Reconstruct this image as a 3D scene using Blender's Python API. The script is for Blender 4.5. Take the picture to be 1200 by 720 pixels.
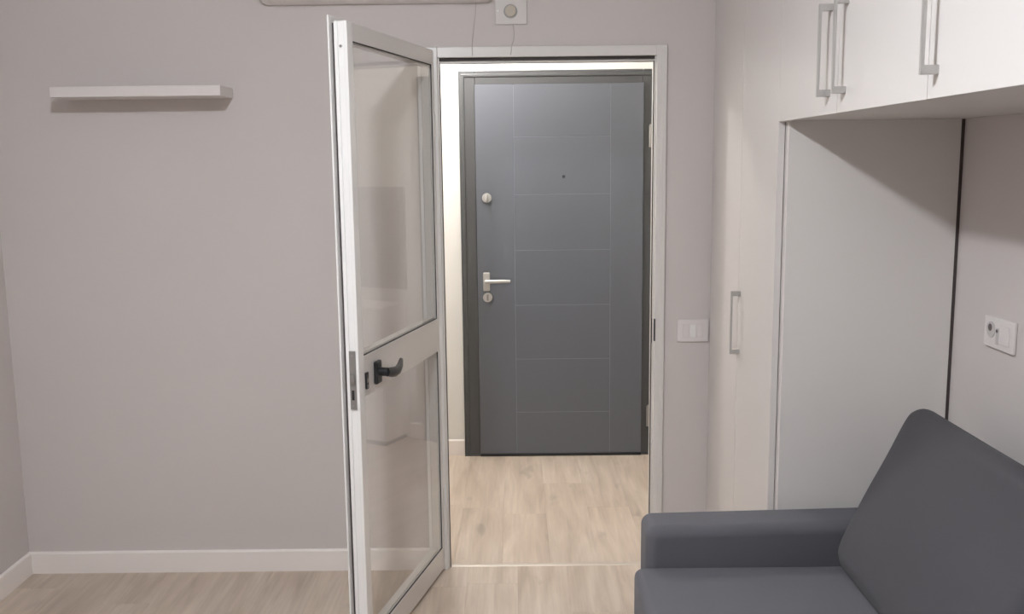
import bpy, bmesh, math, random
from mathutils import Vector, Matrix, noise

for o in list(bpy.data.objects):
    bpy.data.objects.remove(o, do_unlink=True)
S = bpy.context.scene
COL = S.collection
random.seed(7)

# ------------------------------------------------------------------ camera
H = 1.58
F = 1127.16
yaw, pitch, roll = -0.00301761, 0.14935417, 0.01141783
cy_, sy_ = math.cos(yaw), math.sin(yaw)
cp_, sp_ = math.cos(pitch), math.sin(pitch)
fw = Vector((sy_ * cp_, cy_ * cp_, -sp_))
rt = Vector((cy_, -sy_, 0))
dn = fw.cross(rt)
r2 = rt * math.cos(roll) + dn * math.sin(roll)
d2 = rt * -math.sin(roll) + dn * math.cos(roll)
cam_data = bpy.data.cameras.new('camera')
cam_data.sensor_fit = 'HORIZONTAL'
cam_data.sensor_width = 36.0
cam_data.lens = F / 1200.0 * 36.0
cam_data.clip_start = 0.02
cam = bpy.data.objects.new('camera', cam_data)
COL.objects.link(cam)
m3 = Matrix((r2, -d2, -fw)).transposed()
cam.matrix_world = Matrix.Translation((0, 0, H)) @ m3.to_4x4()
S.camera = cam

# ------------------------------------------------------------------ world, lights, exposure
S.view_settings.view_transform = 'Standard'
S.view_settings.look = 'None'
S.view_settings.exposure = 0.0
S.view_settings.gamma = 1.0
S.view_settings.use_curve_mapping = False
world = bpy.data.worlds.new('night_world')
S.world = world
world.use_nodes = True
world.node_tree.nodes['Background'].inputs[0].default_value = (0.02, 0.022, 0.028, 1)
world.node_tree.nodes['Background'].inputs[1].default_value = 0.3

ROOM_LAMP = (-0.54, 1.20, 2.485)
HALL_LAMP = (-0.36, 4.60, 2.43)
CEIL = 2.60

ROOM_POWER, ROOM_COLOUR = 610.0, (0.925, 0.985, 1.045)
HALL_POWER, HALL_COLOUR = 310.0, (1.0, 0.99, 0.97)

# ------------------------------------------------------------------ materials
def lin(c):
    return tuple(((v / 255) / 12.92 if v / 255 <= 0.04045 else ((v / 255 + 0.055) / 1.055) ** 2.4) for v in c)

def mat(name, rgb, rough=0.5, metal=0.0, bump=0.0, bscale=200, var=0.0, vscale=3.0, spec=0.5, sheen=0.0, coat=0.0):
    m = bpy.data.materials.new(name)
    m.use_nodes = True
    nt = m.node_tree
    b = nt.nodes['Principled BSDF']
    c = (*lin(rgb), 1)
    b.inputs['Base Color'].default_value = c
    b.inputs['Roughness'].default_value = rough
    b.inputs['Metallic'].default_value = metal
    b.inputs['Specular IOR Level'].default_value = spec
    if sheen:
        b.inputs['Sheen Weight'].default_value = sheen
        b.inputs['Sheen Roughness'].default_value = 0.5
    if coat:
        b.inputs['Coat Weight'].default_value = coat
        b.inputs['Coat Roughness'].default_value = 0.15
    tc = nt.nodes.new('ShaderNodeTexCoord')
    if var:
        n = nt.nodes.new('ShaderNodeTexNoise')
        n.inputs['Scale'].default_value = vscale
        n.inputs['Detail'].default_value = 4
        nt.links.new(tc.outputs['Object'], n.inputs['Vector'])
        mx = nt.nodes.new('ShaderNodeMix')
        mx.data_type = 'RGBA'
        mx.inputs['A'].default_value = (*[v * (1 - var) for v in c[:3]], 1)
        mx.inputs['B'].default_value = (*[min(1, v * (1 + var)) for v in c[:3]], 1)
        nt.links.new(n.outputs['Fac'], mx.inputs['Factor'])
        nt.links.new(mx.outputs['Result'], b.inputs['Base Color'])
    if bump:
        n2 = nt.nodes.new('ShaderNodeTexNoise')
        n2.inputs['Scale'].default_value = bscale
        n2.inputs['Detail'].default_value = 3
        nt.links.new(tc.outputs['Object'], n2.inputs['Vector'])
        bp = nt.nodes.new('ShaderNodeBump')
        bp.inputs['Strength'].default_value = bump
        bp.inputs['Distance'].default_value = 0.002
        nt.links.new(n2.outputs['Fac'], bp.inputs['Height'])
        nt.links.new(bp.outputs['Normal'], b.inputs['Normal'])
    return m

M = {}
M['wall'] = mat('grey_wall_paint', (209, 201, 198), 0.85, bump=0.12, bscale=90, var=0.015, vscale=1.5, spec=0.3)
M['hall_wall'] = mat('white_hall_paint', (232, 229, 224), 0.85, bump=0.12, bscale=90, spec=0.3)
M['ceiling'] = mat('white_ceiling_paint', (242, 240, 237), 0.9)
M['white'] = mat('white_lacquer', (224, 217, 214), 0.45, bump=0.02, bscale=40)
M['cabinet'] = mat('white_cabinet_laminate', (212, 206, 203), 0.38, bump=0.05, bscale=60, var=0.01, vscale=2)
M['panel'] = mat('pale_side_panel', (223, 217, 213), 0.45, bump=0.04, bscale=60)
M['skirting'] = mat('white_skirting', (242, 234, 229), 0.5)
M['alu'] = mat('white_aluminium', (222, 217, 213), 0.32, bump=0.015, bscale=30, coat=0.2)
M['alu_edge'] = mat('bright_aluminium_edge', (240, 237, 235), 0.25)
M['gasket'] = mat('dark_rubber_gasket', (62, 56, 54), 0.7)
M['black'] = mat('black_plastic', (30, 31, 34), 0.3)
M['steel'] = mat('brushed_steel', (165, 162, 158), 0.32, metal=1.0)
M['satin'] = mat('satin_nickel', (186, 183, 180), 0.38, metal=0.55)
M['lockplate'] = mat('grey_lock_plate', (150, 146, 143), 0.4, metal=0.6)
M['door'] = mat('anthracite_door_skin', (83, 86, 94), 0.44, bump=0.06, bscale=160, spec=0.95)
M['door_frame'] = mat('dark_grey_frame_paint', (75, 75, 76), 0.35, bump=0.02, bscale=60, spec=0.5)
M['groove'] = mat('pale_groove_inlay', (120, 122, 130), 0.38, metal=0.0)
M['fabric'] = mat('slate_blue_fabric', (90, 89, 94), 0.9, bump=0.35, bscale=900, var=0.05, vscale=5, sheen=0.04)
M['fabric2'] = mat('slate_cushion_fabric', (68, 66, 70), 0.9, bump=0.35, bscale=900, var=0.05, vscale=5, sheen=0.04)
M['plate'] = mat('white_switch_plastic', (226, 219, 217), 0.35)
M['plate_grey'] = mat('pale_grey_switch_plastic', (196, 190, 188), 0.4)
M['hole'] = mat('dark_socket_hole', (98, 88, 88), 0.8)
M['boxplate'] = mat('matt_box_cover', (216, 210, 206), 0.6)
M['beige'] = mat('beige_plastic', (188, 176, 160), 0.5)
M['wire'] = mat('thin_grey_wire', (182, 171, 168), 0.6)
M['gap_shadow'] = mat('brown_gap_shadow', (78, 67, 66), 0.7)  # shade of the gap beside the wardrobe, put into the colour
M['mirror_panel'] = mat('grey_hall_panel', (165, 162, 158), 0.5)
M['threshold'] = mat('pale_threshold_metal', (205, 194, 182), 0.4, metal=0.2)
M['joint'] = mat('oak_joint_brown', (120, 100, 84), 0.8)
M['legs'] = mat('black_feet', (40, 38, 38), 0.5)

def lamp_mat(name, power, colour):
    m = bpy.data.materials.new(name)
    m.use_nodes = True
    b = m.node_tree.nodes['Principled BSDF']
    b.inputs['Base Color'].default_value = (0.9, 0.9, 0.88, 1)
    b.inputs['Emission Color'].default_value = (*colour, 1)
    b.inputs['Emission Strength'].default_value = power
    return m
M['lamp_room'] = lamp_mat('room_lamp_glow', ROOM_POWER, ROOM_COLOUR)
M['lamp_hall'] = lamp_mat('hall_lamp_glow', HALL_POWER, HALL_COLOUR)

def glass_mat():
    m = bpy.data.materials.new('clear_door_glass')
    m.use_nodes = True
    nt = m.node_tree
    nt.nodes.remove(nt.nodes['Principled BSDF'])
    out = nt.nodes['Material Output']
    tr = nt.nodes.new('ShaderNodeBsdfTransparent')
    tr.inputs[0].default_value = (0.985, 0.988, 0.98, 1)
    gl = nt.nodes.new('ShaderNodeBsdfGlossy')
    gl.inputs['Roughness'].default_value = 0.01
    gl.inputs['Color'].default_value = (1, 1, 1, 1)
    fr = nt.nodes.new('ShaderNodeFresnel')
    fr.inputs['IOR'].default_value = 1.55
    geo = nt.nodes.new('ShaderNodeNewGeometry')
    inv = nt.nodes.new('ShaderNodeMath')
    inv.operation = 'SUBTRACT'
    inv.inputs[0].default_value = 1.0
    nt.links.new(geo.outputs['Backfacing'], inv.inputs[1])
    mul = nt.nodes.new('ShaderNodeMath')
    mul.operation = 'MULTIPLY'
    nt.links.new(fr.outputs[0], mul.inputs[0])
    nt.links.new(inv.outputs[0], mul.inputs[1])
    mx = nt.nodes.new('ShaderNodeMixShader')
    nt.links.new(mul.outputs[0], mx.inputs[0])
    nt.links.new(tr.outputs[0], mx.inputs[1])
    nt.links.new(gl.outputs[0], mx.inputs[2])
    nt.links.new(mx.outputs[0], out.inputs['Surface'])
    return m
M['glass'] = glass_mat()

def plank_mat():
    m = bpy.data.materials.new('oak_laminate')
    m.use_nodes = True
    nt = m.node_tree
    N, Lk = nt.nodes, nt.links
    b = N['Principled BSDF']
    b.inputs['Roughness'].default_value = 0.42
    tc = N.new('ShaderNodeTexCoord')
    oi = N.new('ShaderNodeObjectInfo')
    add = N.new('ShaderNodeVectorMath'); add.operation = 'ADD'
    sc = N.new('ShaderNodeVectorMath'); sc.operation = 'SCALE'
    cmb = N.new('ShaderNodeCombineXYZ')
    for i in range(3):
        Lk.new(oi.outputs['Random'], cmb.inputs[i])
    Lk.new(cmb.outputs[0], sc.inputs[0]); sc.inputs['Scale'].default_value = 37.0
    Lk.new(tc.outputs['Object'], add.inputs[0]); Lk.new(sc.outputs[0], add.inputs[1])
    mp = N.new('ShaderNodeMapping')
    mp.inputs['Scale'].default_value = (9.0, 1.1, 9.0)
    Lk.new(add.outputs[0], mp.inputs['Vector'])
    n1 = N.new('ShaderNodeTexNoise'); n1.inputs['Scale'].default_value = 1.6; n1.inputs['Detail'].default_value = 6
    n1.inputs['Distortion'].default_value = 0.6
    Lk.new(mp.outputs[0], n1.inputs['Vector'])
    mp2 = N.new('ShaderNodeMapping'); mp2.inputs['Scale'].default_value = (60.0, 2.5, 60.0)
    Lk.new(add.outputs[0], mp2.inputs['Vector'])
    n2 = N.new('ShaderNodeTexNoise'); n2.inputs['Scale'].default_value = 1.5; n2.inputs['Detail'].default_value = 4
    Lk.new(mp2.outputs[0], n2.inputs['Vector'])
    ramp = N.new('ShaderNodeValToRGB')
    e = ramp.color_ramp.elements
    e[0].position = 0.28; e[0].color = (*lin((178, 161, 145)), 1)
    e[1].position = 0.72; e[1].color = (*lin((211, 196, 181)), 1)
    el = ramp.color_ramp.elements.new(0.48); el.color = (*lin((196, 179, 163)), 1)
    Lk.new(n1.outputs['Fac'], ramp.inputs[0])
    # fine grain
    g = N.new('ShaderNodeMapRange')
    g.inputs['From Min'].default_value = 0.3; g.inputs['From Max'].default_value = 0.7
    g.inputs['To Min'].default_value = 0.93; g.inputs['To Max'].default_value = 1.05
    Lk.new(n2.outputs['Fac'], g.inputs['Value'])
    # per-plank tone
    t = N.new('ShaderNodeMapRange')
    t.inputs['To Min'].default_value = 0.94; t.inputs['To Max'].default_value = 1.04
    Lk.new(oi.outputs['Random'], t.inputs['Value'])
    # knots
    mp3 = N.new('ShaderNodeMapping'); mp3.inputs['Scale'].default_value = (8.0, 3.0, 8.0)
    Lk.new(add.outputs[0], mp3.inputs['Vector'])
    n3 = N.new('ShaderNodeTexNoise'); n3.inputs['Scale'].default_value = 1.3; n3.inputs['Detail'].default_value = 2
    Lk.new(mp3.outputs[0], n3.inputs['Vector'])
    k = N.new('ShaderNodeMapRange')
    k.inputs['From Min'].default_value = 0.64; k.inputs['From Max'].default_value = 0.74
    k.inputs['To Min'].default_value = 1.0; k.inputs['To Max'].default_value = 0.80
    Lk.new(n3.outputs['Fac'], k.inputs['Value'])
    a1 = N.new('ShaderNodeMath'); a1.operation = 'MULTIPLY'
    a2 = N.new('ShaderNodeMath'); a2.operation = 'MULTIPLY'
    Lk.new(g.outputs[0], a1.inputs[0]); Lk.new(t.outputs[0], a1.inputs[1])
    Lk.new(a1.outputs[0], a2.inputs[0]); Lk.new(k.outputs[0], a2.inputs[1])
    vm = N.new('ShaderNodeVectorMath'); vm.operation = 'SCALE'
    Lk.new(ramp.outputs[0], vm.inputs[0]); Lk.new(a2.outputs[0], vm.inputs['Scale'])
    Lk.new(vm.outputs[0], b.inputs['Base Color'])
    bp = N.new('ShaderNodeBump'); bp.inputs['Strength'].default_value = 0.08; bp.inputs['Distance'].default_value = 0.002
    Lk.new(n2.outputs['Fac'], bp.inputs['Height']); Lk.new(bp.outputs[0], b.inputs['Normal'])
    return m
M['plank'] = plank_mat()

# ------------------------------------------------------------------ helpers
def tag(o, label=None, cat=None, group=None, kind=None):
    if label: o['label'] = label
    if cat: o['category'] = cat
    if group: o['group'] = group
    if kind: o['kind'] = kind
    return o

def thing(name, loc, label, cat, group=None, kind=None, rz=0.0):
    o = bpy.data.objects.new(name, None)
    o.empty_display_size = 0.1
    o.location = loc
    o.rotation_euler = (0, 0, rz)
    COL.objects.link(o)
    return tag(o, label, cat, group, kind)

class MB:
    """collects shapes in one bmesh"""
    def __init__(self):
        self.bm = bmesh.new()
    def box(self, x0, x1, y0, y1, z0, z1, bev=0.0, seg=2):
        r = bmesh.ops.create_cube(self.bm, size=1.0)
        vs = r['verts']
        for v in vs:
            v.co = Vector(((x0 + x1) / 2 + v.co.x * (x1 - x0), (y0 + y1) / 2 + v.co.y * (y1 - y0), (z0 + z1) / 2 + v.co.z * (z1 - z0)))
        if bev:
            es = list({e for v in vs for e in v.link_edges})
            bmesh.ops.bevel(self.bm, geom=es, offset=bev, segments=seg, affect='EDGES', profile=0.5)
        return self
    def cyl(self, c, r, depth, axis='z', n=24, r2=None, bev=0.0):
        rr = bmesh.ops.create_cone(self.bm, cap_ends=True, segments=n, radius1=r, radius2=r if r2 is None else r2, depth=depth)
        vs = rr['verts']
        if bev:
            es = [e for e in {e for v in vs for e in v.link_edges} if abs(e.verts[0].co.z - e.verts[1].co.z) < 1e-6]
            bv = bmesh.ops.bevel(self.bm, geom=es, offset=bev, segments=2, affect='EDGES', profile=0.5)
            vs = list({v for f in bv['faces'] for v in f.verts} | {v for v in vs if v.is_valid})
        R = {'z': Matrix.Identity(3), 'x': Matrix.Rotation(math.pi / 2, 3, 'Y'), 'y': Matrix.Rotation(-math.pi / 2, 3, 'X')}[axis]
        for v in vs:
            v.co = R @ v.co + Vector(c)
        return self
    def tube(self, pts, radii, n=10, flat=1.0, up=None):
        pts = [Vector(p) for p in pts]
        rings = []
        for i, p in enumerate(pts):
            a = pts[max(0, i - 1)]; b = pts[min(len(pts) - 1, i + 1)]
            t = (b - a).normalized()
            u = Vector(up) if up else (Vector((0, 0, 1)) if abs(t.z) < 0.9 else Vector((1, 0, 0)))
            s = t.cross(u).normalized(); w = s.cross(t).normalized()
            r = radii[i] if isinstance(radii, (list, tuple)) else radii
            rings.append([self.bm.verts.new(p + s * (r * flat * math.cos(2 * math.pi * k / n)) + w * (r * math.sin(2 * math.pi * k / n))) for k in range(n)])
        for i in range(len(rings) - 1):
            for k in range(n):
                self.bm.faces.new((rings[i][k], rings[i][(k + 1) % n], rings[i + 1][(k + 1) % n], rings[i + 1][k]))
        self.bm.faces.new(rings[0][::-1]); self.bm.faces.new(rings[-1])
        return self
    def extrude_profile(self, prof, y0, y1, axis='y'):
        """prof: closed list of (a, z); extruded along y (or x)"""
        P = (lambda a, z, t: Vector((a, t, z))) if axis == 'y' else (lambda a, z, t: Vector((t, a, z)))
        A = [self.bm.verts.new(P(a, z, y0)) for a, z in prof]
        B = [self.bm.verts.new(P(a, z, y1)) for a, z in prof]
        n = len(prof)
        for k in range(n):
            self.bm.faces.new((A[k], A[(k + 1) % n], B[(k + 1) % n], B[k]))
        self.bm.faces.new(A[::-1]); self.bm.faces.new(B)
        return self
    def build(self, name, m, parent=None, origin=(0, 0, 0), angle=35, world=False, wn=True):
        """origin: where the object's own origin sits (world space); world=True: geometry was given in world space under an unrotated parent"""
        bm = self.bm
        bmesh.ops.recalc_face_normals(bm, faces=bm.faces[:])
        me = bpy.data.meshes.new(name)
        o3 = Vector(origin)
        for v in bm.verts:
            v.co -= o3
        bm.to_mesh(me); bm.free()
        me.materials.append(M[m])
        for p in me.polygons:
            p.use_smooth = True
        me.set_sharp_from_angle(angle=math.radians(angle))
        o = bpy.data.objects.new(name, me)
        if wn:
            w = o.modifiers.new('weighted_normals', 'WEIGHTED_NORMAL')
            w.keep_sharp = True
            w.weight = 80
        COL.objects.link(o)
        if parent is not None:
            o.parent = parent
            base = Vector((0, 0, 0))
            if world:
                p = parent
                while p is not None:
                    base += p.location
                    p = p.parent
            o.location = o3 - base
        else:
            o.location = o3
        return o

def struct(name, mb, m, label, cat, origin=(0, 0, 0)):
    o = mb.build(name, m, origin=origin)
    return tag(o, label, cat, kind='structure')

# ------------------------------------------------------------------ key planes
YB = 3.595      # back wall
YH = 5.085      # hall end wall
XL, XR = -1.92, 1.233
XH0, XH1 = -0.95, 1.36
YF = -1.30      # wall behind the camera
OX0, OX1, OZ = -0.290, 0.540, 1.975   # rough opening in back wall
WT = 0.10

# ------------------------------------------------------------------ shell
mb = MB().box(XL, OX0, YB, YB + WT, 0, CEIL).box(OX1, XH1 + 0.1, YB, YB + WT, 0, CEIL).box(OX0, OX1, YB, YB + WT, OZ, CEIL)
struct('wall_back', mb, 'wall', 'warm grey painted wall with the doorway, carrying the white shelf', 'wall')
struct('wall_left', MB().box(XL - 0.1, XL, YF - 0.1, YB + WT, 0, CEIL), 'wall', 'grey side wall at the left edge of the photo', 'wall')
struct('wall_right', MB().box(XR, XR + 0.1, YF - 0.1, YB, 0, CEIL), 'wall', 'grey side wall behind the sofa, carrying the socket plate', 'wall')
struct('wall_front', MB().box(XL, XR, YF - 0.1, YF, 0, CEIL), 'hall_wall', 'white wall behind the camera, not in the photo', 'wall')
struct('wall_hall_end', MB().box(XH0, XH1, YH, YH + 0.1, 0, CEIL), 'hall_wall', 'bright white hall wall around the anthracite entrance door', 'wall')
struct('wall_hall_left', MB().box(XH0 - 0.1, XH0, YB + WT, YH + 0.1, 0, CEIL), 'hall_wall', 'white left side wall of the entrance hall', 'wall')
struct('wall_hall_right', MB().box(XH1, XH1 + 0.1, YB + WT, YH + 0.1, 0, CEIL), 'hall_wall', 'white right side wall of the entrance hall', 'wall')
struct('ceiling', MB().box(XL - 0.1, XH1 + 0.1, YF - 0.1, YH + 0.1, CEIL, CEIL + 0.08), 'ceiling', 'white ceiling above the room and the hall', 'ceiling')

# hall lining of the wall's far side (white paint skin)
mb = MB().box(XH0, OX0, YB + WT, YB + WT + 0.004, 0, CEIL).box(OX1, XH1, YB + WT, YB + WT + 0.004, 0, CEIL).box(OX0, OX1, YB + WT, YB + WT + 0.004, OZ, CEIL)
struct('wall_hall_front', mb, 'hall_wall', 'white hall side of the doorway wall', 'wall')

# floors with planks
PT = 0.008
def planks(root, x0, x1, y0, y1, w, length, seed, xoff=0.0):
    rnd = random.Random(seed)
    cache = {}
    x = x0 - xoff
    while x < x1 - 0.002:
        a = max(x, x0); b = min(x + w, x1)
        if b - a > 0.01:
            y = y0 - rnd.uniform(0.1, 0.9) * length
            while y < y1:
                c = max(y, y0); d = min(y + length, y1)
                if d - c > 0.02:
                    key = (round(b - a, 4), round(d - c, 4))
                    if key not in cache:
                        g = 0.0001
                        hx, hy = (b - a) / 2 - g, (d - c) / 2 - g
                        bm = bmesh.new()
                        e = 0.0005
                        lo = [bm.verts.new((sx * hx, sy * hy, 0)) for sx, sy in ((-1, -1), (1, -1), (1, 1), (-1, 1))]
                        mi = [bm.verts.new((sx * hx, sy * hy, PT - e)) for sx, sy in ((-1, -1), (1, -1), (1, 1), (-1, 1))]
                        hi = [bm.verts.new((sx * (hx - e), sy * (hy - e), PT)) for sx, sy in ((-1, -1), (1, -1), (1, 1), (-1, 1))]
                        for k in range(4):
                            j = (k + 1) % 4
                            bm.faces.new((lo[k], lo[j], mi[j], mi[k])); bm.faces.new((mi[k], mi[j], hi[j], hi[k]))
                        bm.faces.new(hi); bm.faces.new(lo[::-1])
                        me = bpy.data.meshes.new('plank'); bm.to_mesh(me); bm.free()
                        me.materials.append(M['plank'])
                        cache[key] = me
                    o = bpy.data.objects.new('plank', cache[key])
                    o.location = ((a + b) / 2, (c + d) / 2, -PT)
                    o.parent = root
                    COL.objects.link(o)
                y += length
        x += w

fl = struct('floor', MB().box(XL, XR, YF, YB, -0.05, -PT), 'joint', 'pale oak laminate floor of the room in front of the doorway', 'floor')
planks(fl, XL, XR, YF, YB + 0.035, 0.192, 1.28, 3)
fl2 = struct('floor', MB().box(XH0, XH1, YB + 0.0, YH, -0.05, -PT), 'joint', 'pale oak laminate floor of the hall behind the threshold strip', 'floor')
planks(fl2, XH0, XH1, YB + 0.035, YH, 0.192, 1.28, 11, xoff=0.07)

# threshold strip
prof = [(3.606, 0.0), (3.609, 0.0025), (3.614, 0.0035), (3.626, 0.0035), (3.631, 0.0025), (3.634, 0.0)]
t = MB().extrude_profile(prof, OX0 + 0.02, OX1 - 0.02, axis='x').build('trim_1', 'threshold')
tag(t, 'thin pale metal threshold strip across the oak floor in the doorway', 'threshold', kind='structure')

# skirting boards
def skirt(name, axis, a0, a1, face, label, sgn):
    # profile rounded at top; face = wall plane coordinate, sgn = direction into room
    d = 0.013
    prof = [(face, 0.0), (face + sgn * d, 0.0), (face + sgn * d, 0.079), (face + sgn * d * 0.8, 0.084), (face + sgn * d * 0.45, 0.0868), (face, 0.0868)]
    o = MB().extrude_profile(prof, a0, a1, axis=axis).build(name, 'skirting')
    tag(o, label, 'skirting board', kind='structure')
skirt('baseboard_back', 'x', XL, -0.318, YB, 'white skirting board along the grey back wall, left of the glass door', -1)
skirt('baseboard_left', 'y', YF, YB - 0.013, XL, 'white skirting board along the left side wall', 1)
skirt('baseboard_right', 'x', 0.566, 0.72, YB, 'short white skirting board between doorway and wardrobe', -1)
skirt('baseboard_hall_left', 'x', XH0, -0.282, YH, 'white skirting board in the hall, left of the entrance door', -1)
skirt('baseboard_hall_right', 'x', 0.76, 0.855, YH, 'white skirting board in the hall, right of the entrance door', -1)

# ------------------------------------------------------------------ doorway frame (aluminium)
fr = thing('trim', ((OX0 + OX1) / 2, YB, 0), 'white aluminium frame around the doorway in the grey wall', 'door frame', kind='structure')
fr.name = 'trim_2'
FX0, FX1, FZ = -0.312, 0.563, 1.996
IX0, IX1, IZ = -0.272, 0.525, 1.958
def frame_part(name, mb, m):
    return mb.build(name, m, fr, world=True, origin=(0, 0, 0))
# flanges on the room face
for (x0, x1) in ((FX0, IX0), (IX1, FX1)):
    frame_part('jamb', MB().box(x0, x1, YB - 0.013, YB, 0, FZ, 0.003)
               .box((x0 + x1) / 2 - 0.001 if x0 > 0 else x0 + 0.012, x1 - 0.012 if x0 > 0 else (x0 + x1) / 2 + 0.001, YB - 0.015, YB - 0.012, 0.0, FZ - 0.02, 0.001), 'alu')
frame_part('head', MB().box(IX0, IX1, YB - 0.013, YB, IZ, FZ, 0.003), 'alu')
# rebates set back into the wall
frame_part('rebate', MB().box(IX0 - 0.018, IX0 + 0.006, YB, YB + 0.05, 0, IZ + 0.014, 0.002), 'alu')
frame_part('rebate', MB().box(IX1 - 0.006, IX1 + 0.015, YB + 0.0, YB + 0.05, 0, IZ + 0.014, 0.002), 'alu')
frame_part('rebate', MB().box(IX0, IX1, YB + 0.012, YB + 0.05, IZ - 0.018, IZ + 0.014, 0.002), 'alu')
frame_part('gasket', MB().box(IX1 - 0.009, IX1 - 0.006, YB + 0.008, YB + 0.018, 0.0, IZ - 0.018), 'gasket')
frame_part('gasket', MB().box(IX0 + 0.006, IX0 + 0.009, YB + 0.008, YB + 0.018, 0.0, IZ - 0.018), 'gasket')
frame_part('gasket', MB().box(IX0 + 0.006, IX1 - 0.006, YB + 0.002, YB + 0.012, IZ - 0.010, IZ + 0.0), 'gasket')
# reveal lining through the wall thickness
frame_part('lining', MB().box(IX0 - 0.018, IX0 + 0.0, YB + 0.05, YB + WT + 0.006, 0, IZ + 0.014), 'alu')
frame_part('lining', MB().box(IX1 - 0.0, IX1 + 0.015, YB + 0.05, YB + WT + 0.006, 0, IZ + 0.014), 'alu')
frame_part('lining', MB().box(IX0, IX1, YB + 0.05, YB + WT + 0.006, IZ - 0.0, IZ + 0.014), 'alu')
sp = frame_part('strike_plate', MB().box(IX1 - 0.0085, IX1 - 0.0055, YB + 0.001, YB + 0.007, 0.895, 0.990, 0.001).box(IX1 - 0.001, IX1 + 0.004, YB - 0.0155, YB - 0.009, 0.905, 0.990), 'black')
tag(sp, 'small black strike plate')

# ------------------------------------------------------------------ glass door (local: x = along door from hinge, y = outward (right face = 0, far face negative handled), z)
UX, UY = -0.23809, -0.97124
ang = math.atan2(UY, UX)
gd = thing('door_1', (-0.2865, 3.576, 0.0), 'white aluminium glass door standing open into the room, two panes and black lever', 'door', kind='structure', rz=ang)
# local x = u (hinge -> free edge), local y = left of u;  right-hand visible face (normal (UY,-UX)->(-.97,.24)? ) is +y or -y:
# left normal of u is (-UY, UX) = (0.971,-0.238) which points right, toward the camera side -> visible face is local +y
W = 0.772
T = 0.040
def gp(name, mb, m, parent=None, origin=(0, 0, 0)):
    return mb.build(name, m, parent or gd, origin=origin)
Z0, Z1 = 0.010, 1.985
def stile_profile(u0, u1):
    b = MB()
    b.box(u0, u1, -T, 0, Z0, Z1, 0.002)
    return b
sh = gp('stile', stile_profile(0.0, 0.022), 'alu')
sfb = MB()
sfb.extrude_profile([(W - 0.040, 0.0), (W - 0.001, 0.0), (W, -0.001), (W, -0.0095), (W - 0.003, -0.011), (W - 0.003, -0.0285), (W, -0.030), (W, -T), (W - 0.040, -T)], Z0, Z1, axis='y')
for v in sfb.bm.verts:                 # profile is given as (u, w): swing the extrusion axis upright
    v.co = Vector((v.co.x, v.co.z, v.co.y))
sf = gp('stile', sfb, 'alu_edge')
gp('rail', MB().box(0.022, W - 0.040, -T, 0, 1.932, Z1, 0.002), 'alu')
gp('rail', MB().box(0.022, W - 0.040, -T, 0, 0.878, 1.004, 0.002), 'alu')
gp('rail', MB().box(0.022, W - 0.040, -T, 0, Z0, 0.100, 0.002), 'alu')
# overlap flange on the far face with a dark groove before it
gp('flange', MB().box(0.0, W + 0.020, -T - 0.014, -T - 0.010, Z0, Z1 + 0.020, 0.001), 'alu_edge') if False else None
fl_ = MB()
fl_.box(W - 0.03, W + 0.016, -T - 0.013, -T - 0.008, Z0, Z1 + 0.016, 0.001)
fl_.box(0.0, W - 0.03, -T - 0.013, -T - 0.008, Z1 - 0.03, Z1 + 0.016, 0.001)
fl_.box(0.0, 0.022, -T - 0.013, -T, Z0, Z1 - 0.03, 0.001)
fl_.box(0.03, W - 0.03, -T - 0.013, -T - 0.008, Z0, 0.06, 0.001)
gp('overlap_flange', fl_, 'alu_edge')
gp('gasket', MB().box(W - 0.03, W - 0.007, -T - 0.008, -T, Z0, Z1 - 0.004).box(0.0, W - 0.03, -T - 0.008, -T, Z1 - 0.03, Z1 - 0.004), 'gasket')
# glazing: bead frame, gasket line and pane for both openings
for (za, zb_, lab) in ((1.004, 1.932, 'upper clear glass pane'), (0.100, 0.878, 'lower clear glass pane')):
    ua, ub = 0.022, W - 0.040
    p = gp('glass_pane', MB().box(ua + 0.002, ub - 0.002, -0.0085, -0.0035, za + 0.001, zb_ - 0.001), 'glass')
    tag(p, lab)
    g = 0.007
    b = MB()
    for w0, w1 in ((-T + 0.006, -0.0088),):
        b.box(ua, ua + g, w0, w1, za, zb_).box(ub - g, ub, w0, w1, za, zb_).box(ua + g, ub - g, w0, w1, za, za + g).box(ua + g, ub - g, w0, w1, zb_ - g, zb_)
    gp('glazing_bead', b, 'alu')
    b = MB()
    h = 0.0028
    w0, w1 = -0.0034, 0.0006
    b.box(ua, ua + h, w0, w1, za, zb_).box(ua + h, ub - h, w0, w1, za, za + h)
    if za > 1:
        b.box(ua + h, ub - h, w0, w1, zb_ - h, zb_)
    gp('glazing_gasket', b, 'gasket')
    gp('glazing_highlight_lip', MB().box(ua, ub, -0.001, 0.0022, za - 0.0030, za - 0.0002).box(ua - 0.003, ua - 0.0002, -0.001, 0.0022, za - 0.003, zb_), 'alu_edge')  # thin lip in a brighter tone paints the highlight line along the gasket
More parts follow.
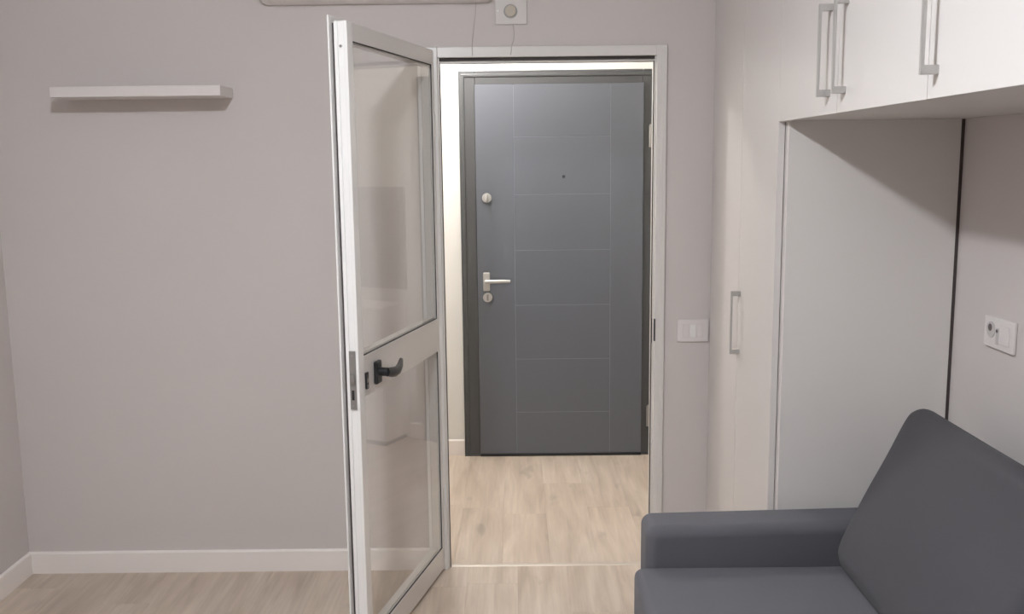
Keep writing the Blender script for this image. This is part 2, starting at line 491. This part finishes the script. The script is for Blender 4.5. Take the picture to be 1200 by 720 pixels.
# handle
hu, hz = 0.640, 0.934
ros = gp('rosette', MB().box(hu - 0.022, hu + 0.020, 0.0, 0.014, hz - 0.037, hz + 0.037, 0.006, 3), 'black')
tag(ros, 'black lever plate on the middle rail')
lev = MB()
lev.cyl((hu, 0.026, hz + 0.002), 0.014, 0.030, 'y', 16, bev=0.001)
pts = [(hu + 0.004, 0.040, hz + 0.002), (hu - 0.02, 0.045, hz - 0.003), (hu - 0.05, 0.046, hz - 0.008), (hu - 0.08, 0.044, hz - 0.008), (hu - 0.108, 0.041, hz + 0.001), (hu - 0.130, 0.037, hz + 0.014)]
lev.tube(pts, [0.014, 0.016, 0.0165, 0.016, 0.014, 0.009], n=14, flat=0.7)
MBo = lev.build('lever', 'black', ros)
kh = gp('keyhole_plate', MB().box(0.710, 0.729, 0.0, 0.006, 0.898, 0.950, 0.002).cyl((0.72, 0.006, 0.915), 0.0035, 0.004, 'y', 12), 'black')
k2 = MB().box(0.7155, 0.7245, 0.0045, 0.0065, 0.902, 0.932, 0.0008).build('key_cylinder', 'lockplate', kh)
lp = gp('lock_plate', MB().box(W - 0.0035, W + 0.0025, -0.030, -0.009, 0.845, 1.025, 0.001), 'lockplate')
MB().box(W + 0.002, W + 0.010, -0.027, -0.013, 0.925, 0.955, 0.002).build('latch', 'lockplate', lp)
MB().box(W + 0.002, W + 0.0035, -0.024, -0.016, 0.875, 0.905).build('bolt_slot', 'black', lp)
for zz in (1.012, 0.858):
    MB().cyl((W + 0.003, -0.020, zz), 0.003, 0.0015, 'x', 12).build('screw', 'steel', lp)
gp('screw_hole', MB().cyl((W + 0.0002, -0.021, 1.915), 0.004, 0.002, 'x', 14), 'lockplate')
for zz in (0.30, 1.72):
    hg = gp('hinge', MB().cyl((-0.006, -0.006, zz), 0.0075, 0.085, 'z', 16, bev=0.001).box(-0.004, 0.012, -0.004, 0.0025, zz - 0.035, zz + 0.035, 0.001), 'alu_edge')

# ------------------------------------------------------------------ entrance door
ed = thing('door_2', (0.235, YH, 0.0), 'anthracite grey security entrance door with pale inlay lines, closed, at the end of the hall', 'door', kind='structure')
def ep(name, mb, m, parent=None, origin=(0, 0, 0)):
    return mb.build(name, m, parent or ed, world=True, origin=origin)
EX0, EX1, EZ = -0.280, 0.752, 2.048
LX0, LX1, LZ0, LZ1 = -0.192, 0.672, 0.006, 1.974
def frame_profile(x0, x1, z0, z1, inner):
    b = MB().box(x0, x1, YH - 0.018, YH, z0, z1, 0.004, 3)
    return b
j1 = ep('jamb', MB().box(EX0, LX0 - 0.002, YH - 0.020, YH, 0.0, EZ, 0.005, 3).box(EX0 + 0.012, EX0 + 0.030, YH - 0.026, YH - 0.015, 0.0, EZ - 0.030, 0.004, 3), 'door_frame')
j2 = ep('jamb', MB().box(LX1 + 0.002, EX1, YH - 0.020, YH, 0.0, EZ, 0.005, 3).box(EX1 - 0.030, EX1 - 0.012, YH - 0.026, YH - 0.015, 0.0, EZ - 0.030, 0.004, 3), 'door_frame')
ep('head', MB().box(LX0 - 0.002, LX1 + 0.002, YH - 0.020, YH, LZ1 + 0.002, EZ, 0.005, 3).box(EX0 + 0.012, EX1 - 0.012, YH - 0.026, YH - 0.015, EZ - 0.034, EZ - 0.014, 0.006, 3), 'door_frame')
leaf = ep('leaf', MB().box(LX0, LX1, YH - 0.0357, YH - 0.002, LZ0, LZ1, 0.002), 'groove')
tag(leaf, 'door leaf core showing as pale lines between the panels')
rimL = 0.005
GX1, GX2 = 0.003, 0.505
gw = 0.0030
yf, yb = YH - 0.0367, YH - 0.030
cells = []
cells.append((LX0 - 0.003, GX1 - gw / 2, LZ0 - 0.003, LZ1 + 0.003))
cells.append((GX2 + gw / 2, LX1 + 0.003, LZ0 - 0.003, LZ1 + 0.003))
zs = [LZ1 + 0.003, 1.709, 1.413, 1.121, 0.829, 0.537, 0.245, LZ0 - 0.003]
for i in range(len(zs) - 1):
    top = zs[i] - (gw / 2 if i else 0)
    bot = zs[i + 1] + (gw / 2 if i < len(zs) - 2 else 0)
    cells.append((GX1 + gw / 2, GX2 - gw / 2, bot, top))
for (a, b, c, d) in cells:
    ep('panel', MB().box(a, b, yf, yb, c, d, 0.0006, 1), 'door', leaf)
# bottom seal
ep('bottom_seal', MB().box(LX0 - 0.003, LX1 + 0.003, YH - 0.042, YH - 0.030, 0.001, 0.016, 0.002), 'black')
ep('sill', MB().box(EX0, EX1, YH - 0.030, YH, 0.0, 0.006, 0.001), 'door_frame')
# furniture
hx, hz2 = -0.148, 0.962
ro = ep('rosette', MB().box(hx - 0.018, hx + 0.018, yf - 0.008, yf, hz2 - 0.055, hz2 + 0.045, 0.006, 3), 'satin', origin=(hx, yf, hz2))
b = MB().cyl((hx, yf - 0.03, hz2), 0.010, 0.045, 'y', 16, bev=0.001)
b.tube([(hx - 0.005, yf - 0.052, hz2), (hx + 0.03, yf - 0.055, hz2 + 0.001), (hx + 0.08, yf - 0.055, hz2 + 0.002), (hx + 0.125, yf - 0.052, hz2 + 0.001)], [0.010, 0.0105, 0.0095, 0.008], n=12, flat=0.7)
b.build('lever', 'satin', ro, world=True, origin=(hx, yf, hz2))
ey = ep('cylinder_escutcheon', MB().cyl((-0.143, yf - 0.006, 0.874), 0.025, 0.012, 'y', 28, bev=0.003), 'satin')
MB().box(-0.148, -0.138, yf - 0.015, yf - 0.011, 0.858, 0.890, 0.0015).build('keyhole', 'lockplate', ey, world=True)
tk = ep('turn_knob', MB().cyl((-0.140, yf - 0.006, 1.398), 0.025, 0.012, 'y', 28, bev=0.003).cyl((-0.140, yf - 0.025, 1.398), 0.008, 0.03, 'y', 16).box(-0.146, -0.134, yf - 0.056, yf - 0.034, 1.380, 1.416, 0.005, 3), 'satin')
ep('peephole', MB().cyl((0.261, yf - 0.002, 1.504), 0.008, 0.006, 'y', 18, bev=0.001), 'black')
for zz in (1.705, 1.60 - 0.55, 0.215):
    if abs(zz - 1.05) < 0.01:
        continue
    ep('hinge', MB().cyl((0.712, YH - 0.034, zz), 0.009, 0.11, 'z', 16, bev=0.001).cyl((0.712, YH - 0.034, zz + 0.058), 0.006, 0.008, 'z', 12), 'lockplate')

# ------------------------------------------------------------------ hall furniture, seen in the glass reflection
sc_ = thing('shoe_cabinet', (1.10, YH - 0.12, 0), 'low white shoe cabinet in the hall, mirrored in the glass door', 'cabinet')
cx0, cx1, cy0, cy1 = 0.865, 1.345, YH - 0.26, YH - 0.014
def scp(name, mb, m, parent=None):
    return mb.build(name, m, parent or sc_, world=True)
scp('body', MB().box(cx0, cx1, cy0 + 0.02, cy1, 0.03, 0.775, 0.002), 'white')
scp('top', MB().box(cx0 - 0.006, cx1, cy0 - 0.006, cy1, 0.776, 0.796, 0.003), 'white')
scp('plinth', MB().box(cx0 + 0.02, cx1 - 0.02, cy0 + 0.04, cy1, 0.0, 0.03), 'legs')
for (a, b2) in ((0.04, 0.40), (0.406, 0.768)):
    fp = scp('flap', MB().box(cx0 + 0.004, cx1 - 0.004, cy0, cy0 + 0.018, a, b2, 0.003), 'white')
    MB().cyl(((cx0 + cx1) / 2, cy0 - 0.010, b2 - 0.06), 0.012, 0.02, 'y', 16, bev=0.002).build('knob', 'steel', fp, world=True)
wp = MB().box(0.86, 1.345, YH - 0.018, YH, 0.87, 1.45, 0.003).build('wall_panel', 'mirror_panel', origin=(1.1, YH, 0.87))
tag(wp, 'grey panel on the hall wall above the shoe cabinet, mirrored in the glass door', 'wall panel')

# ------------------------------------------------------------------ floating shelf
shf = MB().box(-1.621, -1.023, 3.440, YB, 1.8235, 1.8595, 0.0015).build('wall_shelf', 'white', origin=(-1.32, YB, 1.824))
tag(shf, 'white floating shelf on the grey wall, left of the glass door', 'shelf')

# ------------------------------------------------------------------ air conditioner
ac = thing('air_conditioner', (-0.485, YB, 2.155), 'white split air conditioner above the open glass door, only its bottom edge in view', 'air conditioner')
ax0, ax1 = -0.902, -0.070
prof = [(YB, 2.150), (YB - 0.03, 2.151), (YB - 0.08, 2.176), (YB - 0.14, 2.200), (YB - 0.185, 2.232), (YB - 0.208, 2.28), (YB - 0.205, 2.42), (YB - 0.18, 2.448), (YB - 0.05, 2.452), (YB, 2.452)]
bb = MB()
n = len(prof)
stations = [(ax0, 0.020), (ax0 + 0.006, 0.008), (ax0 + 0.022, 0.0), (ax1 - 0.022, 0.0), (ax1 - 0.006, 0.008), (ax1, 0.020)]
rings = []
ccy, ccz = YB - 0.1, 2.305
for x, ins in stations:
    ring = []
    for (a, z) in prof:
        v = Vector((a - ccy, z - ccz)); l = v.length
        v *= max(0.0, (l - ins) / l)
        ring.append(bb.bm.verts.new((x, min(ccy + v.x, YB), ccz + v.y)))
    rings.append(ring)
for i in range(len(rings) - 1):
    for k in range(n):
        bb.bm.faces.new((rings[i][k], rings[i][(k + 1) % n], rings[i + 1][(k + 1) % n], rings[i + 1][k]))
bb.bm.faces.new(rings[0][::-1]); bb.bm.faces.new(rings[-1])
bb.build('casing', 'white', ac, world=True)
MB().box(ax0 + 0.06, ax1 - 0.06, YB - 0.205, YB - 0.198, 2.232, 2.242, 0.001).build('panel_gap', 'gasket', ac, world=True)
lv = MB().box(ax0 + 0.08, ax1 - 0.08, YB - 0.185, YB - 0.150, 2.203, 2.222, 0.001)
lv.build('air_flap', 'white', ac, world=True)

# ------------------------------------------------------------------ junction box and loose wires
jb = thing('junction_box', (-0.002, YB, 2.072), 'square white wall box with a beige round plug, above the doorway', 'wall box')
MB().box(-0.059, 0.055, YB - 0.008, YB, 2.073, 2.187, 0.003).build('cover_plate', 'boxplate', jb, world=True)
MB().cyl((-0.004, YB - 0.011, 2.119), 0.020, 0.010, 'y', 28, bev=0.002).build('round_plug', 'beige', jb, world=True)
ringb = MB()
pts = [(-0.004 + 0.0225 * math.cos(a), YB - 0.009, 2.119 + 0.0225 * math.sin(a)) for a in [2 * math.pi * i / 28 for i in range(29)]]
ringb.tube(pts, 0.0025, n=6, up=(0, 1, 0))
ringb.build('plug_ring', 'lockplate', jb, world=True)
MB().cyl((-0.050, YB - 0.0095, 2.120), 0.0045, 0.005, 'y', 16, bev=0.001).build('screw', 'alu_edge', jb, world=True)
def wire(pts, label):
    o = MB().tube(pts, 0.0010, n=8, up=(0, 1, 0)).build('wire', 'wire', origin=pts[0])
    tag(o, label, 'wire')
wire([(0.004, YB - 0.004, 2.074), (0.009, YB - 0.003, 2.045), (0.007, YB - 0.003, 2.020), (-0.001, YB - 0.012, 1.999), (-0.003, YB - 0.0165, 1.978), (-0.006, YB - 0.0165, 1.964)], 'thin grey wire hanging from the white wall box to the door frame')
wire([(-0.128, YB - 0.004, 2.156), (-0.131, YB - 0.002, 2.11), (-0.138, YB - 0.002, 2.06), (-0.143, YB - 0.002, 2.02), (-0.144, YB - 0.0165, 1.994), (-0.144, YB - 0.0165, 1.964)], 'thin grey wire hanging from the air conditioner to the door frame')

# ------------------------------------------------------------------ light switch and socket
sw = thing('light_switch', (0.672, YB, 0.942), 'white light switch plate between the doorway and the wardrobe', 'light switch')
MB().box(0.614, 0.732, YB - 0.009, YB, 0.899, 0.985, 0.003, 3).build('cover_plate', 'plate', sw, world=True)
for i, x in enumerate((0.645, 0.6725, 0.700)):
    MB().box(x - 0.0105, x + 0.0105, YB - 0.0125, YB - 0.008, 0.917, 0.967, 0.0015).build('rocker' if i == 1 else 'blank', 'alu_edge' if i == 1 else 'plate', sw, world=True)

so = thing('wall_socket', (XR, 2.40, 1.137), 'white socket plate on the grey wall above the sofa back, right of the shadowed gap', 'socket')
MB().box(XR - 0.010, XR, 2.325, 2.474, 1.095, 1.176, 0.003, 3).build('cover_plate', 'plate', so, world=True)
MB().cyl((XR - 0.0108, 2.436, 1.142), 0.0205, 0.003, 'x', 28).build('socket_well', 'plate_grey', so, world=True)
MB().cyl((XR - 0.0125, 2.438, 1.147), 0.0095, 0.0012, 'x', 20).build('socket_hole', 'hole', so, world=True)
MB().box(XR - 0.0125, XR - 0.009, 2.3965, 2.408, 1.108, 1.150, 0.001).build('module_joint', 'plate_grey', so, world=True)
MB().cyl((XR - 0.0125, 2.402, 1.143), 0.0045, 0.002, 'x', 14).build('pin_hole', 'hole', so, world=True)
MB().box(XR - 0.0135, XR - 0.009, 2.343, 2.392, 1.112, 1.160, 0.002).build('rocker', 'plate', so, world=True)

# ------------------------------------------------------------------ wardrobe and wall cabinets
XC = 0.7335
def handle(parent, y, z0, z1, sub=None):
    """square D handle on a door face (plane x = XC), standing proud towards -x"""
    t = 0.010
    o = XC - 0.031
    b = MB()
    b.box(o, o + 0.006, y - 0.005, y + 0.005, z0, z1, 0.0012)
    b.box(o + 0.004, XC, y - 0.006, y + 0.006, z0, z0 + 0.016, 0.0012)
    b.box(o + 0.004, XC, y - 0.006, y + 0.006, z1 - 0.016, z1, 0.0012)
    h = b.build('handle', 'satin', parent, world=True)
    return h
gapd = 0.0012
wd = thing('wardrobe', (0.98, 3.13, 0), 'tall white wardrobe beside the doorway, full height, with one bar handle', 'wardrobe')
def wdp(name, mb, m, parent=None):
    return mb.build(name, m, parent or wd, world=True)
wdp('side_panel', MB().box(XC + 0.019, 1.2215, 2.664, 2.684, 0.0, CEIL - 0.004), 'panel')
wdp('carcass', MB().box(XC + 0.020, 1.2165, 2.6845, 3.590, 0.06, CEIL - 0.004), 'cabinet')
wdp('plinth', MB().box(XC + 0.045, 1.2165, 2.6845, 3.590, 0.0, 0.06), 'cabinet')
wdp('filler_strip', MB().box(XC + 0.004, XC + 0.019, 3.556, 3.592, 0.0, CEIL - 0.004, 0.001), 'cabinet')
d1 = wdp('door', MB().box(XC, XC + 0.018, 3.128 + gapd, 3.554, 0.065, CEIL - 0.01, 0.0012), 'cabinet')
d2 = wdp('door', MB().box(XC, XC + 0.018, 2.700, 3.128 - gapd, 0.065, CEIL - 0.01, 0.0012), 'cabinet')
handle(d2, 3.100, 0.950, 1.158)

def wall_cab(y0, y1, seam, hs, label, origin_y):
    t = thing('wall_cabinet', (0.98, origin_y, 1.682), label, 'cabinet', group='white wall cabinets bridging the sofa niche')
    MB().box(XC + 0.020, XR - 0.001, y0 + 0.0005, min(y1, 2.6635) - 0.0005, 1.684, CEIL - 0.004, 0.0008).build('body', 'panel', t, world=True)
    ds = []
    for a, b in ((seam, y1), (y0, seam)):
        ds.append(MB().box(XC, XC + 0.018, a + gapd, b - gapd, 1.682, CEIL - 0.01, 0.0012).build('door', 'cabinet', t, world=True))
    for di, y in hs:
        handle(ds[di], y, 1.722, 1.930)
    return t
wall_cab(1.741, 2.700, 2.222, ((0, 2.276), (1, 2.170)), 'white wall cabinet with a close pair of bar handles, next to the wardrobe', 2.2)
wall_cab(0.800, 1.741, 1.270, ((0, 1.702),), 'white wall cabinet at the right edge of the photo, single bar handle', 1.27)
# dark strip painting in the shadow of the gap between wardrobe side panel and wall
js = MB().box(1.2222, XR - 0.0002, 2.668, 2.684, 0.0, 1.683).build('gap_shadow_strip', 'gap_shadow')
tag(js, 'narrow dark brown strip painted as the shadow in the gap between the wardrobe side and the grey wall', 'painted gap shadow', kind='structure')

# ------------------------------------------------------------------ sofa
sofa = thing('sofa', (0.77, 1.66, 0), 'slate grey upholstered sofa with low square arm, standing in the niche', 'sofa')
SY0, SY1 = 0.70, 2.60
def soft(bm, amp, scale, seed):
    for v in bm.verts:
        d = noise.noise_vector(v.co * scale + Vector((seed, seed * 2, 0)))
        v.co += d * amp
def grid_box(x0, x1, y0, y1, z0, z1, bev, cuts, shear=0.0, crown=0.0):
    """rounded upholstered block with extra loops so it can sag"""
    mbx = MB()
    mbx.box(x0, x1, y0, y1, z0, z1)
    bmesh.ops.subdivide_edges(mbx.bm, edges=mbx.bm.edges[:], cuts=cuts, use_grid_fill=True)
    # round by clamping to inner box
    for v in mbx.bm.verts:
        c = v.co
        q = Vector((min(max(c.x, x0 + bev), x1 - bev), min(max(c.y, y0 + bev), y1 - bev), min(max(c.z, z0 + bev), z1 - bev)))
        d = c - q
        if d.length > 1e-7:
            # project onto rounded surface
            v.co = q + d.normalized() * bev if (abs(d.x) > 1e-7) + (abs(d.y) > 1e-7) + (abs(d.z) > 1e-7) > 1 else c
        if crown and c.z > (z0 + z1) / 2:
            fx = 1 - ((c.x - (x0 + x1) / 2) / ((x1 - x0) / 2)) ** 2
            fy = 1 - ((c.y - (y0 + y1) / 2) / ((y1 - y0) / 2)) ** 2
            v.co.z += crown * max(0, fx) ** 0.6 * max(0, fy) ** 0.6
        if shear:
            v.co.y += shear * (v.co.x - x0)
    return mbx
def rbox(x0, x1, y0, y1, z0, z1, bev, seg=5, shear=0.0):
    mbx = MB().box(x0, x1, y0, y1, z0, z1, bev, seg)
    for v in mbx.bm.verts:
        v.co.y += shear * (v.co.x - x0)
    return mbx
def sp_(name, mb, m='fabric', parent=None, angle=60):
    return mb.build(name, m, parent or sofa, world=True, angle=angle)
sp_('armrest', rbox(0.348, 1.200, 2.470, 2.612, 0.070, 0.600, 0.030, 6, shear=0.045))
sp_('armrest', rbox(0.348, 1.200, SY0, SY0 + 0.15, 0.070, 0.600, 0.022, 5))
sp_('base', rbox(0.345, 1.190, SY0 + 0.15, 2.470, 0.080, 0.325, 0.015, 3))
sp_('seat_cushion', rbox(0.312, 1.120, SY0 + 0.155, 2.462, 0.327, 0.500, 0.024, 5))
sp_('backrest', rbox(1.085, 1.215, SY0 + 0.150, 2.464, 0.325, 0.780, 0.03, 5))
for x in (0.40, 1.14):
    for y in (0.76, 2.54):
        sp_('leg', MB().cyl((x, y, 0.036), 0.02, 0.072, 'z', 16, r2=0.026), 'legs')

def catmull(P, n):
    out = []
    k = len(P)
    for i in range(k):
        p0, p1, p2, p3 = P[(i - 1) % k], P[i], P[(i + 1) % k], P[(i + 2) % k]
        for j in range(n):
            t = j / n
            out.append(tuple(0.5 * ((2 * p1[q]) + (-p0[q] + p2[q]) * t + (2 * p0[q] - 5 * p1[q] + 4 * p2[q] - p3[q]) * t * t + (-p0[q] + 3 * p1[q] - 3 * p2[q] + p3[q]) * t ** 3) for q in (0, 1)))
    return out
def back_cushion(y0, y1):
    P = [(0.872, 0.504), (0.848, 0.535), (0.852, 0.580), (0.905, 0.700), (0.962, 0.815), (1.005, 0.905), (1.028, 0.932), (1.062, 0.938), (1.088, 0.915), (1.084, 0.84), (1.078, 0.70), (1.075, 0.560), (1.060, 0.508), (0.97, 0.503)]
    prof = catmull(P, 5)
    n = len(prof)
    cx_, cz_ = 0.985, 0.70
    b = MB()
    st = []
    r = 0.040
    for s in range(6):
        a = s / 5 * math.pi / 2
        st.append((y0 + r * (1 - math.sin(a)) if False else y0 + r - r * math.cos(a), r * (1 - math.sin(a))))
    mid = 14
    for s in range(1, mid):
        st.append((y0 + r + (y1 - y0 - 2 * r) * s / mid, 0.0))
    for s in range(6):
        a = (5 - s) / 5 * math.pi / 2
        st.append((y1 - r + r * math.cos(a), r * (1 - math.sin(a))))
    rings = []
    for y, ins in st:
        ring = []
        for a, z in prof:
            # inset roughly along the profile's local normal (towards the spine of the cushion)
            sx = cx_ + (z - cz_) * 0.42
            dx, dz = a - sx, 0.0
            v = Vector((a - sx, (z - cz_) * 0.35))
            l = max(v.length, 1e-6)
            k = max(0.0, (l - ins) / l)
            fy = math.sin(math.pi * (y - y0) / (y1 - y0))
            bulge = -0.014 * fy * math.exp(-((z - 0.72) / 0.16) ** 2) if a < sx else 0.0
            zz = cz_ + (z - cz_) * (1 - (1 - k) * 0.16)
            xx = sx + (a - sx) * k
            ring.append(b.bm.verts.new((xx + bulge, y, max(zz, 0.5015))))
        rings.append(ring)
    for i in range(len(rings) - 1):
        for k in range(n):
            b.bm.faces.new((rings[i][k], rings[i][(k + 1) % n], rings[i + 1][(k + 1) % n], rings[i + 1][k]))
    b.bm.faces.new(rings[0][::-1]); b.bm.faces.new(rings[-1])
    return b
sp_('back_cushion', back_cushion(1.672, 2.445), 'fabric2')
sp_('back_cushion', back_cushion(0.862, 1.666), 'fabric2')

# ------------------------------------------------------------------ lamps (fixtures, above the frame)
def lamp(loc, r, label, m, flat):
    t = thing('ceiling_lamp', (loc[0], loc[1], CEIL), label, 'lamp')
    MB().cyl((loc[0], loc[1], (CEIL + loc[2] + r) / 2 - 0.003), 0.045, CEIL - loc[2] - r + 0.012, 'z', 32, bev=0.003).build('housing', 'white', t, world=True)
    b = MB()
    bmesh.ops.create_uvsphere(b.bm, u_segments=20, v_segments=12, radius=r)
    for v in b.bm.verts:
        v.co = Vector((v.co.x, v.co.y, v.co.z * flat)) + Vector(loc)
    b.build('globe', m, t, world=True, angle=180)
lamp(ROOM_LAMP, 0.08, 'round globe lamp on the room ceiling, above the frame of the photo', 'lamp_room', 0.35)
lamp(HALL_LAMP, 0.065, 'round globe lamp on the hall ceiling, hidden above the doorway', 'lamp_hall', 1.0)
